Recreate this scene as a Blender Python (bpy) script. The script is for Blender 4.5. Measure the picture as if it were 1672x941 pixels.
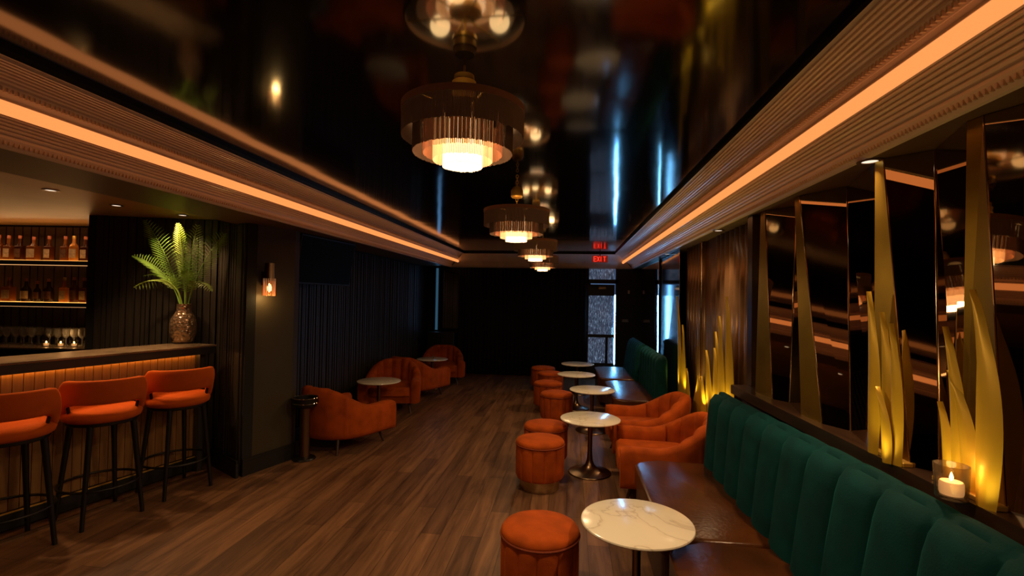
import bpy, bmesh, math, random
from mathutils import Vector, Matrix
from math import sin, cos, pi, radians, sqrt

for o in list(bpy.data.objects): bpy.data.objects.remove(o)
random.seed(7)
S = bpy.context.scene
C = S.collection

# ------------------------------------------------------------------ camera
cam_d = bpy.data.cameras.new('camera'); cam = bpy.data.objects.new('camera', cam_d); C.objects.link(cam)
cam_d.sensor_width = 36; cam_d.lens = 800 / 1672 * 36; cam_d.clip_start = .02
yw, pt, ro = radians(6.7208), radians(1.1355), radians(1.0)
R0 = Matrix(((cos(yw), sin(yw), 0), (sin(yw)*sin(pt), -cos(yw)*sin(pt), cos(pt)), (-sin(yw)*cos(pt), cos(yw)*cos(pt), sin(pt))))
Q = Matrix(((cos(ro), sin(ro), 0), (-sin(ro), cos(ro), 0), (0, 0, 1)))
Rm = Q @ R0
M3 = Matrix((Rm[0], Rm[1], -Rm[2])).transposed()
cam.matrix_world = Matrix.Translation((0, 0, 1.55)) @ M3.to_4x4()
S.camera = cam

# ------------------------------------------------------------------ world, exposure
W = bpy.data.worlds.new('world'); S.world = W; W.use_nodes = True
W.node_tree.nodes['Background'].inputs[0].default_value = (.25, .45, .9, 1)
W.node_tree.nodes['Background'].inputs[1].default_value = .25
S.view_settings.view_transform = 'Standard'; S.view_settings.look = 'None'
S.view_settings.gamma = 1; S.view_settings.use_curve_mapping = False
S.view_settings.exposure = 0.0
STRIP = 1.15        # cove strip radiance
CHAND = 20.0        # watts per chandelier
DOWN = 42.0         # bar downlights

def lamp(name, kind, loc, energy, color, size=.05, rot=None, spot=None, blend=.6, parent=None, sy=None):
    d = bpy.data.lights.new(name, kind); d.energy = energy; d.color = color
    if kind in ('POINT', 'SPOT'): d.shadow_soft_size = size
    if kind == 'AREA':
        d.size = size
        if sy: d.shape = 'RECTANGLE'; d.size_y = sy
    if kind == 'SPOT': d.spot_size = radians(spot or 90); d.spot_blend = blend
    o = bpy.data.objects.new(name, d); C.objects.link(o); o.location = loc
    if rot: o.rotation_euler = rot
    if parent: o.parent = parent
    return o

# ------------------------------------------------------------------ materials
def new_mat(name):
    m = bpy.data.materials.new(name); m.use_nodes = True
    return m, m.node_tree, m.node_tree.nodes['Principled BSDF']

def setp(p, **k):
    names = {'col': 'Base Color', 'rough': 'Roughness', 'metal': 'Metallic', 'ior': 'IOR', 'trans': 'Transmission Weight',
             'sheen': 'Sheen Weight', 'coat': 'Coat Weight', 'spec': 'Specular IOR Level', 'emit': 'Emission Color', 'es': 'Emission Strength',
             'sheenr': 'Sheen Roughness', 'sheent': 'Sheen Tint', 'coatr': 'Coat Roughness', 'alpha': 'Alpha'}
    for a, v in k.items():
        if isinstance(v, tuple) and len(v) == 3: v = (*v, 1)
        p.inputs[names[a]].default_value = v

def mat(name, col, rough=.5, metal=0, noise=0, nscale=8, bump=0, bscale=60, stretch=None, **k):
    m, t, p = new_mat(name)
    setp(p, col=col, rough=rough, metal=metal, **k)
    if noise or bump:
        tc = t.nodes.new('ShaderNodeTexCoord'); mp = t.nodes.new('ShaderNodeMapping')
        t.links.new(tc.outputs['Object'], mp.inputs[0])
        if stretch: mp.inputs['Scale'].default_value = stretch
    if noise:
        n = t.nodes.new('ShaderNodeTexNoise'); n.inputs['Scale'].default_value = nscale; n.inputs['Detail'].default_value = 4
        t.links.new(mp.outputs[0], n.inputs[0])
        r = t.nodes.new('ShaderNodeMapRange'); r.inputs[1].default_value = .3; r.inputs[2].default_value = .7
        r.inputs[3].default_value = 1 - noise; r.inputs[4].default_value = 1 + noise
        t.links.new(n.outputs[0], r.inputs[0])
        v = t.nodes.new('ShaderNodeVectorMath'); v.operation = 'SCALE'; v.inputs[0].default_value = col
        t.links.new(r.outputs[0], v.inputs['Scale']); t.links.new(v.outputs[0], p.inputs['Base Color'])
    if bump:
        n = t.nodes.new('ShaderNodeTexNoise'); n.inputs['Scale'].default_value = bscale; n.inputs['Detail'].default_value = 3
        t.links.new(mp.outputs[0], n.inputs[0])
        b = t.nodes.new('ShaderNodeBump'); b.inputs['Strength'].default_value = bump; b.inputs['Distance'].default_value = .01
        t.links.new(n.outputs[0], b.inputs['Height']); t.links.new(b.outputs[0], p.inputs['Normal'])
    return m

def emis(name, col, s):
    m, t, p = new_mat(name)
    setp(p, col=(0, 0, 0), emit=col, es=s, rough=1.0, spec=0.0)
    return m

def velvet(name, col, sheen, tint, patch=.18):
    m = mat(name, col, .85, spec=.15, noise=patch, nscale=9, bump=.12, bscale=160, sheen=sheen, sheenr=.35, sheent=tint)
    return m

M = {}
M['orange'] = velvet('orange_velvet', (.36, .062, .005), .14, (1, .30, .04), .25)
M['orange_lit'] = velvet('orange_velvet_lit', (.50, .085, .006), .15, (1, .35, .06), .12)  # lighter copy of the orange velvet; light on the stools put into the colour
M['orange_d'] = mat('orange_piping', (.2, .03, .005), .8)
M['green'] = velvet('green_velvet', (.0003, .034, .036), .12, (.0, .40, .36), .25)
M['leather'] = mat('brown_leather', (.070, .021, .004), .26, noise=.3, nscale=5, bump=.12, bscale=45)
M['leather_d'] = mat('dark_leather', (.05, .017, .008), .4, noise=.2)
M['black'] = mat('black_paint', (.006, .005, .004), .5)
M['blackmetal'] = mat('black_metal', (.012, .010, .009), .35, metal=.3)
M['wood_leg'] = mat('dark_wood_leg', (.045, .02, .01), .4)
M['slat'] = mat('charcoal_slat', (.028, .022, .017), .5, noise=.3, nscale=3, stretch=(20, 20, 1))
M['slatback'] = mat('black_slat_backing', (.006, .005, .004), .8)
M['olive'] = mat('olive_plaster', (.040, .028, .012), .65, noise=.12, nscale=3)
M['wall'] = mat('dark_wall', (.010, .009, .009), .8, noise=.2, nscale=3)
M['drape'] = mat('black_drape', (.006, .0065, .009), .95, noise=.3, nscale=3)
M['soffit'] = mat('soffit_paint', (.12, .075, .035), .45, noise=.15, nscale=1.5)
M['crown'] = mat('taupe_plaster_crown', (.80, .68, .60), .28, noise=.1, nscale=6, stretch=(1, .1, 1))
M['crowntrim'] = mat('taupe_crown_bead', (.62, .47, .37), .5)
M['brass'] = mat('brass', (.72, .46, .10), .35, metal=.7)
M['brass_base'] = mat('brushed_pale_brass', (.55, .40, .22), .3, metal=1, noise=.15, nscale=20, stretch=(1, 1, 8))
M['bronze'] = mat('bronze', (.22, .14, .08), .3, metal=1)
M['reed'] = mat('yellow_brass_blade', (.66, .42, .03), .42, metal=.35, noise=.1, nscale=5)
M['copper'] = mat('copper_fluted_drape', (.26, .145, .065), .33, metal=.6, noise=.15, nscale=3)
M['goldpanel'] = mat('satin_bronze_panel', (.30, .19, .022), .40, metal=.9, noise=.2, nscale=5)
M['mirror'] = mat('smoked_bronze_mirror', (.42, .33, .24), .02, metal=1)
M['mirroredge'] = mat('bevelled_mirror_edge', (.7, .5, .3), .15, metal=1)
M['darkwood'] = mat('dark_wood_ledge', (.035, .017, .009), .28, noise=.3, nscale=4, stretch=(8, 1, 8))
M['barfront'] = mat('bar_front_boards', (.24, .115, .035), .45, noise=.15, nscale=6, stretch=(10, 10, 1))
M['bartop'] = mat('bar_top_stone', (.17, .12, .075), .25, noise=.35, nscale=7)
M['strip'] = emis('warm_led_strip', (1.0, .315, .085), STRIP)
M['barled'] = emis('bar_led', (1.0, .40, .08), 14.0)
M['bulb'] = emis('lamp_bulb', (1.0, .66, .32), 6)
M['flame'] = emis('candle_flame', (1.0, .62, .22), 30)
M['exit'] = emis('exit_letters', (1.0, .03, .015), 2.0)
M['exitbox'] = mat('exit_box', (.25, .03, .02), .5, emit=(1, .06, .03), es=.12)
M['puck'] = emis('downlight_lens', (1.0, .8, .6), 1.2)
M['wax'] = mat('candle_wax', (.9, .7, .45), .5, emit=(1, .55, .22), es=.8)
M['chrome'] = mat('chrome', (.6, .55, .5), .12, metal=1)
M['soil'] = mat('label_paper', (.75, .55, .33), .7, noise=.25, nscale=40)
M['labeld'] = mat('label_dark', (.18, .08, .04), .6, noise=.4, nscale=40)
M['cap'] = mat('bottle_cap', (.35, .10, .05), .4)
M['leafd'] = mat('palm_leaf_dark', (.20, .40, .06), .5, noise=.3, nscale=6)
M['leafl'] = mat('palm_leaf_light', (.20, .31, .035), .5, noise=.25, nscale=6)
M['sign'] = mat('plaque', (.06, .06, .065), .5)
M['signtxt'] = mat('plaque_lettering', (.4, .4, .42), .5)
M['canopyring'] = mat('lamp_rim_copper', (.45, .26, .17), .45)

def glassm(name, col, rough=.03, tintmix=.75, body=.06):
    """thin glass: mostly clear/tinted transparency with a fresnel reflection"""
    m, t, p = new_mat(name)
    tr = t.nodes.new('ShaderNodeBsdfTransparent'); tr.inputs[0].default_value = (*col, 1)
    setp(p, col=tuple(x_*body for x_ in col), rough=rough, spec=.8)
    mx = t.nodes.new('ShaderNodeMixShader'); fr = t.nodes.new('ShaderNodeLayerWeight'); fr.inputs[0].default_value = .35
    mr = t.nodes.new('ShaderNodeMapRange'); mr.inputs[3].default_value = 1 - tintmix; mr.inputs[4].default_value = 1
    t.links.new(fr.outputs['Facing'], mr.inputs[0]); t.links.new(mr.outputs[0], mx.inputs[0])
    t.links.new(tr.outputs[0], mx.inputs[1]); t.links.new(p.outputs[0], mx.inputs[2])
    t.links.new(mx.outputs[0], t.nodes['Material Output'].inputs[0])
    return m
M['glass'] = glassm('clear_glass', (.85, .8, .72), .08, .86, .55)
M['candleglass'] = glassm('candle_cup_glass', (.93, .84, .74), .05, .92)
M['vaseglass'] = mat('mercury_vase_glass', (.55, .37, .24), .2, metal=.8)

def liquor(name, col):
    m, t, p = new_mat(name)
    setp(p, col=col, rough=.12, spec=.7)
    tl = t.nodes.new('ShaderNodeBsdfTranslucent'); tl.inputs[0].default_value = (*[min(1, c*1.6) for c in col], 1)
    mx = t.nodes.new('ShaderNodeMixShader'); mx.inputs[0].default_value = .55
    t.links.new(p.outputs[0], mx.inputs[1]); t.links.new(tl.outputs[0], mx.inputs[2])
    t.links.new(mx.outputs[0], t.nodes['Material Output'].inputs[0])
    return m
M['liq'] = [liquor('amber_bottle', (.22, .075, .012)), liquor('dark_amber_bottle', (.08, .022, .006)), liquor('honey_bottle', (.50, .24, .05)),
            liquor('black_bottle', (.03, .015, .008)), liquor('cognac_bottle', (.14, .04, .009))]

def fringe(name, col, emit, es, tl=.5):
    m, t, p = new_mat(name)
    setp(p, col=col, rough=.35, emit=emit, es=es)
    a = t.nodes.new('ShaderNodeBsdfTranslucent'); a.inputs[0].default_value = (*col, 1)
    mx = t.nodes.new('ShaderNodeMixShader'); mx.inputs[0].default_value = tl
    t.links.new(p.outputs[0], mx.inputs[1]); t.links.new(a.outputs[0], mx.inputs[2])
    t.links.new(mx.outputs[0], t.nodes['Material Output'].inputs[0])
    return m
M['fr_out'] = mat('dark_chain_fringe', (.42, .36, .34), .75, spec=.2)
M['fr_mid'] = mat('smoky_chain_fringe', (.27, .23, .21), .75, spec=.2)
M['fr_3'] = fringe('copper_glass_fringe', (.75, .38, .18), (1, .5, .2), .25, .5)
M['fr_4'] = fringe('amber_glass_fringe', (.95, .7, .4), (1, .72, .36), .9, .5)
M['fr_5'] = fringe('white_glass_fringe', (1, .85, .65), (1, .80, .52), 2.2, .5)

# marble
m, t, p = new_mat('white_marble'); M['marble'] = m; setp(p, rough=.16)
tc = t.nodes.new('ShaderNodeTexCoord'); n1 = t.nodes.new('ShaderNodeTexNoise'); n1.inputs['Scale'].default_value = 2.6; n1.inputs['Detail'].default_value = 8; n1.inputs['Distortion'].default_value = .7
t.links.new(tc.outputs['Object'], n1.inputs[0])
cr = t.nodes.new('ShaderNodeValToRGB'); e = cr.color_ramp.elements
e[0].position = .44; e[0].color = (.84, .78, .64, 1); e[1].position = .56; e[1].color = (.84, .78, .64, 1)
x = e.new(.49); x.color = (.80, .73, .59, 1); x = e.new(.503); x.color = (.62, .54, .42, 1); x = e.new(.516); x.color = (.82, .76, .62, 1)
t.links.new(n1.outputs[0], cr.inputs[0]); t.links.new(cr.outputs[0], p.inputs['Base Color'])

# floor planks, boards run along the room (y)
m, t, p = new_mat('walnut_plank_floor'); M['floor'] = m
tc = t.nodes.new('ShaderNodeTexCoord'); mp = t.nodes.new('ShaderNodeMapping'); mp.inputs['Rotation'].default_value = (0, 0, pi/2)
t.links.new(tc.outputs['Object'], mp.inputs[0])
bk = t.nodes.new('ShaderNodeTexBrick'); bk.offset = .37; bk.inputs['Scale'].default_value = 1; bk.inputs['Brick Width'].default_value = 1.05
bk.inputs['Row Height'].default_value = .135; bk.inputs['Mortar Size'].default_value = .0016; bk.inputs['Mortar Smooth'].default_value = .3; bk.inputs['Bias'].default_value = 0
bk.inputs['Color1'].default_value = (.215, .108, .052, 1); bk.inputs['Color2'].default_value = (.120, .060, .032, 1); bk.inputs['Mortar'].default_value = (.02, .011, .007, 1)
t.links.new(mp.outputs[0], bk.inputs[0])
gm = t.nodes.new('ShaderNodeMapping'); gm.inputs['Scale'].default_value = (7, .55, 1); t.links.new(tc.outputs['Object'], gm.inputs[0])
gn = t.nodes.new('ShaderNodeTexNoise'); gn.inputs['Scale'].default_value = 2.6; gn.inputs['Detail'].default_value = 7; gn.inputs['Distortion'].default_value = .8; gn.inputs['Roughness'].default_value = .62
t.links.new(gm.outputs[0], gn.inputs[0])
gr = t.nodes.new('ShaderNodeValToRGB'); e = gr.color_ramp.elements; e[0].position = .34; e[0].color = (.50, .46, .45, 1); e[1].position = .68; e[1].color = (1.28, 1.25, 1.2, 1)
t.links.new(gn.outputs[0], gr.inputs[0])
mu = t.nodes.new('ShaderNodeMixRGB'); mu.blend_type = 'MULTIPLY'; mu.inputs[0].default_value = 1
t.links.new(bk.outputs['Color'], mu.inputs[1]); t.links.new(gr.outputs[0], mu.inputs[2]); t.links.new(mu.outputs[0], p.inputs['Base Color'])
setp(p, rough=.42, spec=.4)
bp = t.nodes.new('ShaderNodeBump'); bp.inputs['Strength'].default_value = .25; bp.inputs['Distance'].default_value = .004
t.links.new(gn.outputs[0], bp.inputs['Height']); t.links.new(bp.outputs[0], p.inputs['Normal'])

# black stretch-gloss ceiling, slightly wavy
m, t, p = new_mat('black_gloss_ceiling'); M['ceiling'] = m
setp(p, col=(.004, .0035, .003), rough=.09, ior=1.8)
tc = t.nodes.new('ShaderNodeTexCoord'); mp = t.nodes.new('ShaderNodeMapping'); mp.inputs['Scale'].default_value = (1.0, 1.0, 1)
t.links.new(tc.outputs['Object'], mp.inputs[0])
n1 = t.nodes.new('ShaderNodeTexNoise'); n1.inputs['Scale'].default_value = 1.3; n1.inputs['Detail'].default_value = 2; n1.inputs['Roughness'].default_value = .4
t.links.new(mp.outputs[0], n1.inputs[0])
bp = t.nodes.new('ShaderNodeBump'); bp.inputs['Strength'].default_value = .12; bp.inputs['Distance'].default_value = .035
t.links.new(n1.outputs[0], bp.inputs['Height']); t.links.new(bp.outputs[0], p.inputs['Normal']); t.links.new(bp.outputs[0], p.inputs['Coat Normal'])

# patterned door glass, lit from the street behind
m, t, p = new_mat('rain_pattern_glass'); M['doorglass'] = m
tc = t.nodes.new('ShaderNodeTexCoord'); mp = t.nodes.new('ShaderNodeMapping'); mp.inputs['Scale'].default_value = (60, 1, 14)
t.links.new(tc.outputs['Object'], mp.inputs[0])
n1 = t.nodes.new('ShaderNodeTexNoise'); n1.inputs['Scale'].default_value = 1.0; n1.inputs['Detail'].default_value = 6; n1.inputs['Roughness'].default_value = .7
t.links.new(mp.outputs[0], n1.inputs[0])
cr = t.nodes.new('ShaderNodeValToRGB'); e = cr.color_ramp.elements; e[0].position = .38; e[0].color = (.012, .016, .028, 1); e[1].position = .72; e[1].color = (.30, .42, .62, 1)
x = e.new(.55); x.color = (.055, .075, .12, 1)
t.links.new(n1.outputs[0], cr.inputs[0]); t.links.new(cr.outputs[0], p.inputs['Emission Color']); p.inputs['Emission Strength'].default_value = 1.0
setp(p, col=(.02, .03, .05), rough=.1)
M['streetgap'] = emis('street_daylight_gap', (.16, .55, 1.0), 40)
M['bluegap'] = emis('side_window_glow', (.10, .30, .50), .22)

# ------------------------------------------------------------------ mesh builder
class MB:
    def __init__(s): s.bm = bmesh.new()
    def v(s, p): return s.bm.verts.new(p)
    def face(s, vs):
        try: return s.bm.faces.new(vs)
        except ValueError: return None
    def box(s, c, d, rz=0, bev=0, seg=2, M4=None):
        r = bmesh.ops.create_cube(s.bm, size=1)['verts']
        bmesh.ops.scale(s.bm, vec=d, verts=r)
        if bev:
            ed = list({e for v in r for e in v.link_edges})
            rr = bmesh.ops.bevel(s.bm, geom=ed, offset=bev, segments=seg, profile=.5, affect='EDGES')
            r = list({v for f in rr['faces'] for v in f.verts} | {v for v in r if v.is_valid})
            # include every vertex of this island
            seen = set(r); st = list(r)
            while st:
                q = st.pop()
                for e in q.link_edges:
                    w = e.other_vert(q)
                    if w not in seen: seen.add(w); st.append(w)
            r = list(seen)
        T = Matrix.Translation(c) @ Matrix.Rotation(rz, 4, 'Z')
        if M4: T = M4
        bmesh.ops.transform(s.bm, matrix=T, verts=r)
        return r
    def lathe(s, prof, n=32, c=(0, 0, 0), M4=None, arc=None):
        rings = []
        for r, z in prof:
            if r < 1e-5: rings.append([s.v((c[0], c[1], c[2]+z))])
            else: rings.append([s.v((c[0]+r*cos(2*pi*k/n), c[1]+r*sin(2*pi*k/n), c[2]+z)) for k in range(n)])
        for a, b in zip(rings, rings[1:]):
            for k in range(n):
                k2 = (k+1) % n
                if len(a) == 1 and len(b) == 1: continue
                if len(a) == 1: s.face((a[0], b[k], b[k2]))
                elif len(b) == 1: s.face((a[k], b[0], a[k2]))
                else: s.face((a[k], b[k], b[k2], a[k2]))
        return [v for r in rings for v in r]
    def tube(s, pts, r, n=8, cap=True, closed=False):
        pts = [Vector(p) for p in pts]; rs = r if isinstance(r, (list, tuple)) else [r]*len(pts)
        rings = []; up = Vector((0, 0, 1)); prevx = None
        L = len(pts)
        for i, p in enumerate(pts):
            a = pts[(i-1) % L] if (closed or i > 0) else p; b = pts[(i+1) % L] if (closed or i < L-1) else p
            t_ = (b-a).normalized()
            if prevx is None:
                ax = up.cross(t_)
                if ax.length < 1e-3: ax = Vector((1, 0, 0))
            else: ax = prevx - t_*prevx.dot(t_)
            ax.normalize(); ay = t_.cross(ax); prevx = ax
            rings.append([s.v(p + (ax*cos(2*pi*k/n) + ay*sin(2*pi*k/n))*rs[i]) for k in range(n)])
        prs = list(zip(rings, rings[1:])) + ([(rings[-1], rings[0])] if closed else [])
        for a, b in prs:
            for k in range(n): s.face((a[k], a[(k+1) % n], b[(k+1) % n], b[k]))
        if cap and not closed: s.face(rings[0][::-1]); s.face(rings[-1])
    def grid(s, rows, closed_u=False, closed_v=False, cap=False):
        """rows of points; closed_v wraps each row, closed_u wraps the rows"""
        g = [[s.v(p) for p in r] for r in rows]
        n = len(g); m_ = len(g[0])
        for i in range(n if closed_u else n-1):
            for j in range(m_ if closed_v else m_-1):
                s.face((g[i][j], g[i][(j+1) % m_], g[(i+1) % n][(j+1) % m_], g[(i+1) % n][j]))
        if cap: s.face(g[0][::-1]); s.face(g[-1])
        return g
    def prism(s, poly, z0, z1, bev=0, seg=3, top_only=True):
        b = [s.v((p[0], p[1], z0)) for p in poly]; t_ = [s.v((p[0], p[1], z1)) for p in poly]
        s.face(b[::-1]); ft = s.face(t_); n = len(poly)
        for i in range(n): s.face((b[i], b[(i+1) % n], t_[(i+1) % n], t_[i]))
        if bev:
            s.bm.edges.ensure_lookup_table()
            ed = [e for e in ft.edges]
            bmesh.ops.bevel(s.bm, geom=ed, offset=bev, segments=seg, profile=.5, affect='EDGES')
    def build(s, name, m, parent=None, smooth=False, kind=None, loc=None):
        bmesh.ops.recalc_face_normals(s.bm, faces=s.bm.faces)
        me = bpy.data.meshes.new(name); s.bm.to_mesh(me); s.bm.free()
        if smooth:
            for f in me.polygons: f.use_smooth = True
            try: me.set_sharp_from_angle(angle=radians(48 if smooth is True else smooth))
            except Exception: pass
        me.materials.append(m)
        o = bpy.data.objects.new(name, me); C.objects.link(o)
        if parent: o.parent = parent
        if kind: o['kind'] = kind
        if loc: o.location = loc
        return o

def tag(o, label, cat, group=None, kind=None):
    o['label'] = label; o['category'] = cat
    if group: o['group'] = group
    if kind: o['kind'] = kind
    return o
def thing(name, label, cat, loc=(0, 0, 0), rz=0, group=None):
    o = bpy.data.objects.new(name, None); C.objects.link(o); o.location = loc; o.rotation_euler = (0, 0, rz)
    o.empty_display_size = .1
    return tag(o, label, cat, group)
def dup(root, loc, rz=0, label=None, group=None, scale=None):
    r = root.copy(); C.objects.link(r); r.location = loc; r.rotation_euler = (0, 0, rz)
    if label: r['label'] = label
    if group: r['group'] = group
    if scale: r.scale = scale
    for ch in list(root.children):
        c_ = ch.copy(); C.objects.link(c_); c_.parent = r
        for g in list(ch.children):
            d = g.copy(); C.objects.link(d); d.parent = c_
    return r
def lp(a, b, t_): return a + (b-a)*t_
def smst(x): x = max(0, min(1, x)); return x*x*(3-2*x)

# ================================================================== STRUCTURE
YB, YF = 9.82, -2.6         # back wall, wall behind the camera
XL, XR = -2.86, 1.42        # long walls
ZC, ZB, ZBAR = 2.44, 2.15, 2.22
CLb, CLt, CRb, CRt, ZT = -2.42, -2.08, 1.22, .84, 2.41

b = MB(); b.box((-2.2, 3.6, -.05), (8.8, 13.4, .1)); b.build('floor', M['floor'], kind='structure')
b = MB(); b.box((-.62, 3.6, ZC+.05), (3.1, 13.0, .1)); b.build('ceiling', M['ceiling'], kind='structure')
# soffits (flat lower ceilings outside the crown)
b = MB(); b.box((CRb+.25-.0, 3.6, ZB+.05), (.5, 13.0, .1)); b.build('ceiling_soffit_right', M['soffit'], kind='structure')
b = MB(); b.box((-2.66, 3.6, ZB+.05), (.48, 13.0, .1)); b.build('ceiling_soffit_left', M['soffit'], kind='structure')
b = MB(); b.box((-4.77, 1.2, ZBAR+.05), (3.74, 8.2, .1)); b.build('ceiling_bar_soffit', mat('bar_soffit_lit', (.34, .19, .07), .4, noise=.15, nscale=1.5), kind='structure')  # soffit colour raised, glow from the shelves painted in
# reveals above crown
b = MB(); b.box((CRt+.06, 3.6, 2.44), (.1, 13.0, .06)); b.box((CLt-.06, 3.6, 2.44), (.1, 13.0, .06)); b.box((-.6, YB-.25, 2.44), (3.1, .06, .06)); b.build('trim_1', M['black'], kind='structure')
# walls
b = MB(); b.box((XR+.05, 3.6, 1.15), (.1, 13.0, 2.3)); b.build('wall_right', M['wall'], kind='structure')
b = MB(); b.box((-2.3, YF-.05, 1.3), (8.8, .1, 2.6)); b.build('wall_front', M['wall'], kind='structure')
b = MB(); b.box((-6.6, 1.0, 1.3), (.1, 7.3, 2.6)); b.build('wall_bar_side', M['wall'], kind='structure')
# left slatted wall
b = MB(); b.box((XL-.06, 7.15, 1.1), (.08, 5.4, 2.2)); lw = b.build('wall_left', M['slatback'], kind='structure')
b = MB(); y = 4.46
while y < 9.05:
    w_ = random.choice([.026, .030, .034]); dz = random.uniform(.018, .032)
    b.box((XL-.02+dz/2, y, 1.10), (dz, w_, 2.04)); y += w_+random.choice([.018, .022])
o = b.build('slat_cladding', M['slat'], lw)
# back wall with an opening for the door
b = MB()
b.box((-2.4, YB+.05, 1.3), (5.62, .1, 2.6)); b.box((1.22, YB+.05, 1.3), (.64, .1, 2.6)); b.box((.66, YB+.05, 2.4), (.6, .1, .3))
b.build('wall_back', M['wall'], kind='structure')
# bar niche walls
un, nn = Vector((.2588, .9659, 0)), Vector((.9659, -.2588, 0))    # along the bar, towards the room
def fluted(name, p0, p1, z0, z1, m, back, irregular=True, t=.03, w=(.018, .045), gap=(.006, .014), parent=None, kind='structure'):
    p0, p1 = Vector((*p0, 0)), Vector((*p1, 0)); L = (p1-p0).length; d = (p1-p0)/L; a = math.atan2(d.y, d.x); n = Vector((d.y, -d.x, 0))
    b = MB(); c_ = (p0+p1)/2 - n*.04; b.box((c_.x, c_.y, (z0+z1)/2), (L, .08, z1-z0), a); base = b.build(name, back, parent, kind=kind)
    b = MB(); s = .01
    while s < L-.03:
        w_ = random.uniform(*w); tt = t*random.uniform(.5, 1.1); q = p0 + d*(s+w_/2) + n*(tt/2)
        b.box((q.x, q.y, (z0+z1)/2), (w_, tt, z1-z0-.004), a); s += w_+random.uniform(*gap)
    b.build('slat_cladding', m, base)
    return base
PA, PB, PC, PD = (-4.20, 3.90), (-3.22, 4.18), (-2.735, 3.885), (-2.585, 4.36)
fluted('wall_bar_end', PA, PB, 0, ZBAR, M['slat'], M['slatback'], w=(.02, .06))
fluted('wall_column_side', PB, PC, 0, ZBAR, M['slat'], M['slatback'], t=.022)
# column body (plain olive faces)
b = MB(); b.prism([(-3.20, 4.20), (-2.735, 3.91), (-2.585, 4.36), (-2.60, 4.46), (-3.05, 4.60)], 0, ZBAR)
col_o = b.build('wall_column', M['olive'], kind='structure')
b = MB()
def skirt(b, pts, h=.12, t=.02):
    for a_, c_ in zip(pts, pts[1:]):
        a_, c_ = Vector((*a_, 0)), Vector((*c_, 0)); d = c_-a_; L = d.length; d /= L; n = Vector((d.y, -d.x, 0)); m_ = (a_+c_)/2 + n*(t/2+.008)
        b.box((m_.x, m_.y, h/2), (L+.03, t, h), math.atan2(d.y, d.x)); b.box((m_.x, m_.y, h+.012), (L+.02, t*.6, .024), math.atan2(d.y, d.x))
skirt(b, [(-3.25, 4.155), (-2.74, 3.85)]); skirt(b, [(-2.735, 3.885), (-2.585, 4.36), (-2.60, 4.47)])
b.build('baseboard_column', M['black'], kind='structure')
b = MB(); b.box((XL+.012, 7.0, .07), (.03, 5.1, .14)); b.build('baseboard_left', M['black'], kind='structure')
# black drape across the back
rows = []
for i in range(0, 361):
    x = -2.15 + 2.52*i/360; y = YB-.07 + .022*sin(i*.55) + .012*sin(i*.21+1)
    rows.append([(x, y, .01), (x, y+.004*sin(i*.3), 1.1), (x, y, 2.14)])
b = MB(); b.grid(rows)
b2 = b.build('stage_curtain', M['drape'], smooth=True); tag(b2, 'floor-length black drape across the far end wall', 'curtain')
md = b2.modifiers.new('thick', 'SOLIDIFY'); md.thickness = .004

# ------------------------------------------------------------------ crown / cove
def crown_profile(xb, xt, zb, zt, sgn):
    """points in (x,z) from lower to upper; fluted; sgn=+1 room is towards +x"""
    pts = []
    N = 11
    L = sqrt((xt-xb)**2 + (zt-zb)**2); dx, dz = (xt-xb)/L, (zt-zb)/L; nx, nz = (dz*sgn, -abs(dx)) if True else (0, 0)
    def P(t, o): 
        sag = -.045*(1-(2*t-1)**2)
        # concave halves that meet on the strip
        k = (t/.5 if t < .5 else (1-t)/.5); sag = -.035*sin(pi*k)**1.0
        return (xb+(xt-xb)*t + nx*(o+sag), zb+(zt-zb)*t + nz*(o+sag))
    def seg(t0, t1, n, amp):
        for i in range(n):
            a = t0+(t1-t0)*i/n; w = (t1-t0)/n
            for q, am in ((0, 0), (.18, amp), (.62, amp), (.80, 0)): pts.append(P(a+w*q, am))
    pts.append(P(0, .0)); pts.append(P(.03, .012)); pts.append(P(.12, .014)); pts.append(P(.13, .002))
    seg(.15, .455, 7, .011)
    pts.append(P(.46, .0)); pts.append(P(.465, .012)); pts.append(P(.56, .012)); pts.append(P(.565, 0))
    pts.append(P(.60, .002)); pts.append(P(.61, .010)); pts.append(P(.68, .010)); pts.append(P(.69, 0))
    seg(.70, .97, 7, .010); pts.append(P(1, .0))
    return pts, P
def crown(name, xb, xt, sgn, ymax):
    pts, P = crown_profile(xb, xt, ZB, ZT, sgn)
    b = MB()
    # mitre at the far end: the crown turns; end plane is at 45 deg
    rows = [[(x, YF, z) for x, z in pts], [(x, ymax - abs(x-xb), z) for x, z in pts]]
    b.grid(rows); o = b.build(name, M['crown'], kind='structure', smooth=20)
    # rope/dentil beads
    for t0 in (.075, .645):
        b = MB(); y = 0.2
        while y < 8.5:
            x, z = P(t0, .013); b.box((x, y, z), (.016, .007, .016)); y += .020
        b.build('bead_row', M['crowntrim'], o)
    return P
PLc = crown('trim_2', CLb, CLt, 1, YB-.02)
PRc = crown('trim_3', CRb, CRt, -1, YB-.02)
# back crown
pts, Pb = crown_profile(YB-.02, YB-.34, ZB, ZT, 1)
rows = []
b = MB(); b.grid([[(CLb + (YB-.02-y), y, z) for y, z in pts], [(CRb - (YB-.02-y), y, z) for y, z in pts]]); b.build('trim_4', M['crown'], kind='structure', smooth=20)

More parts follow.
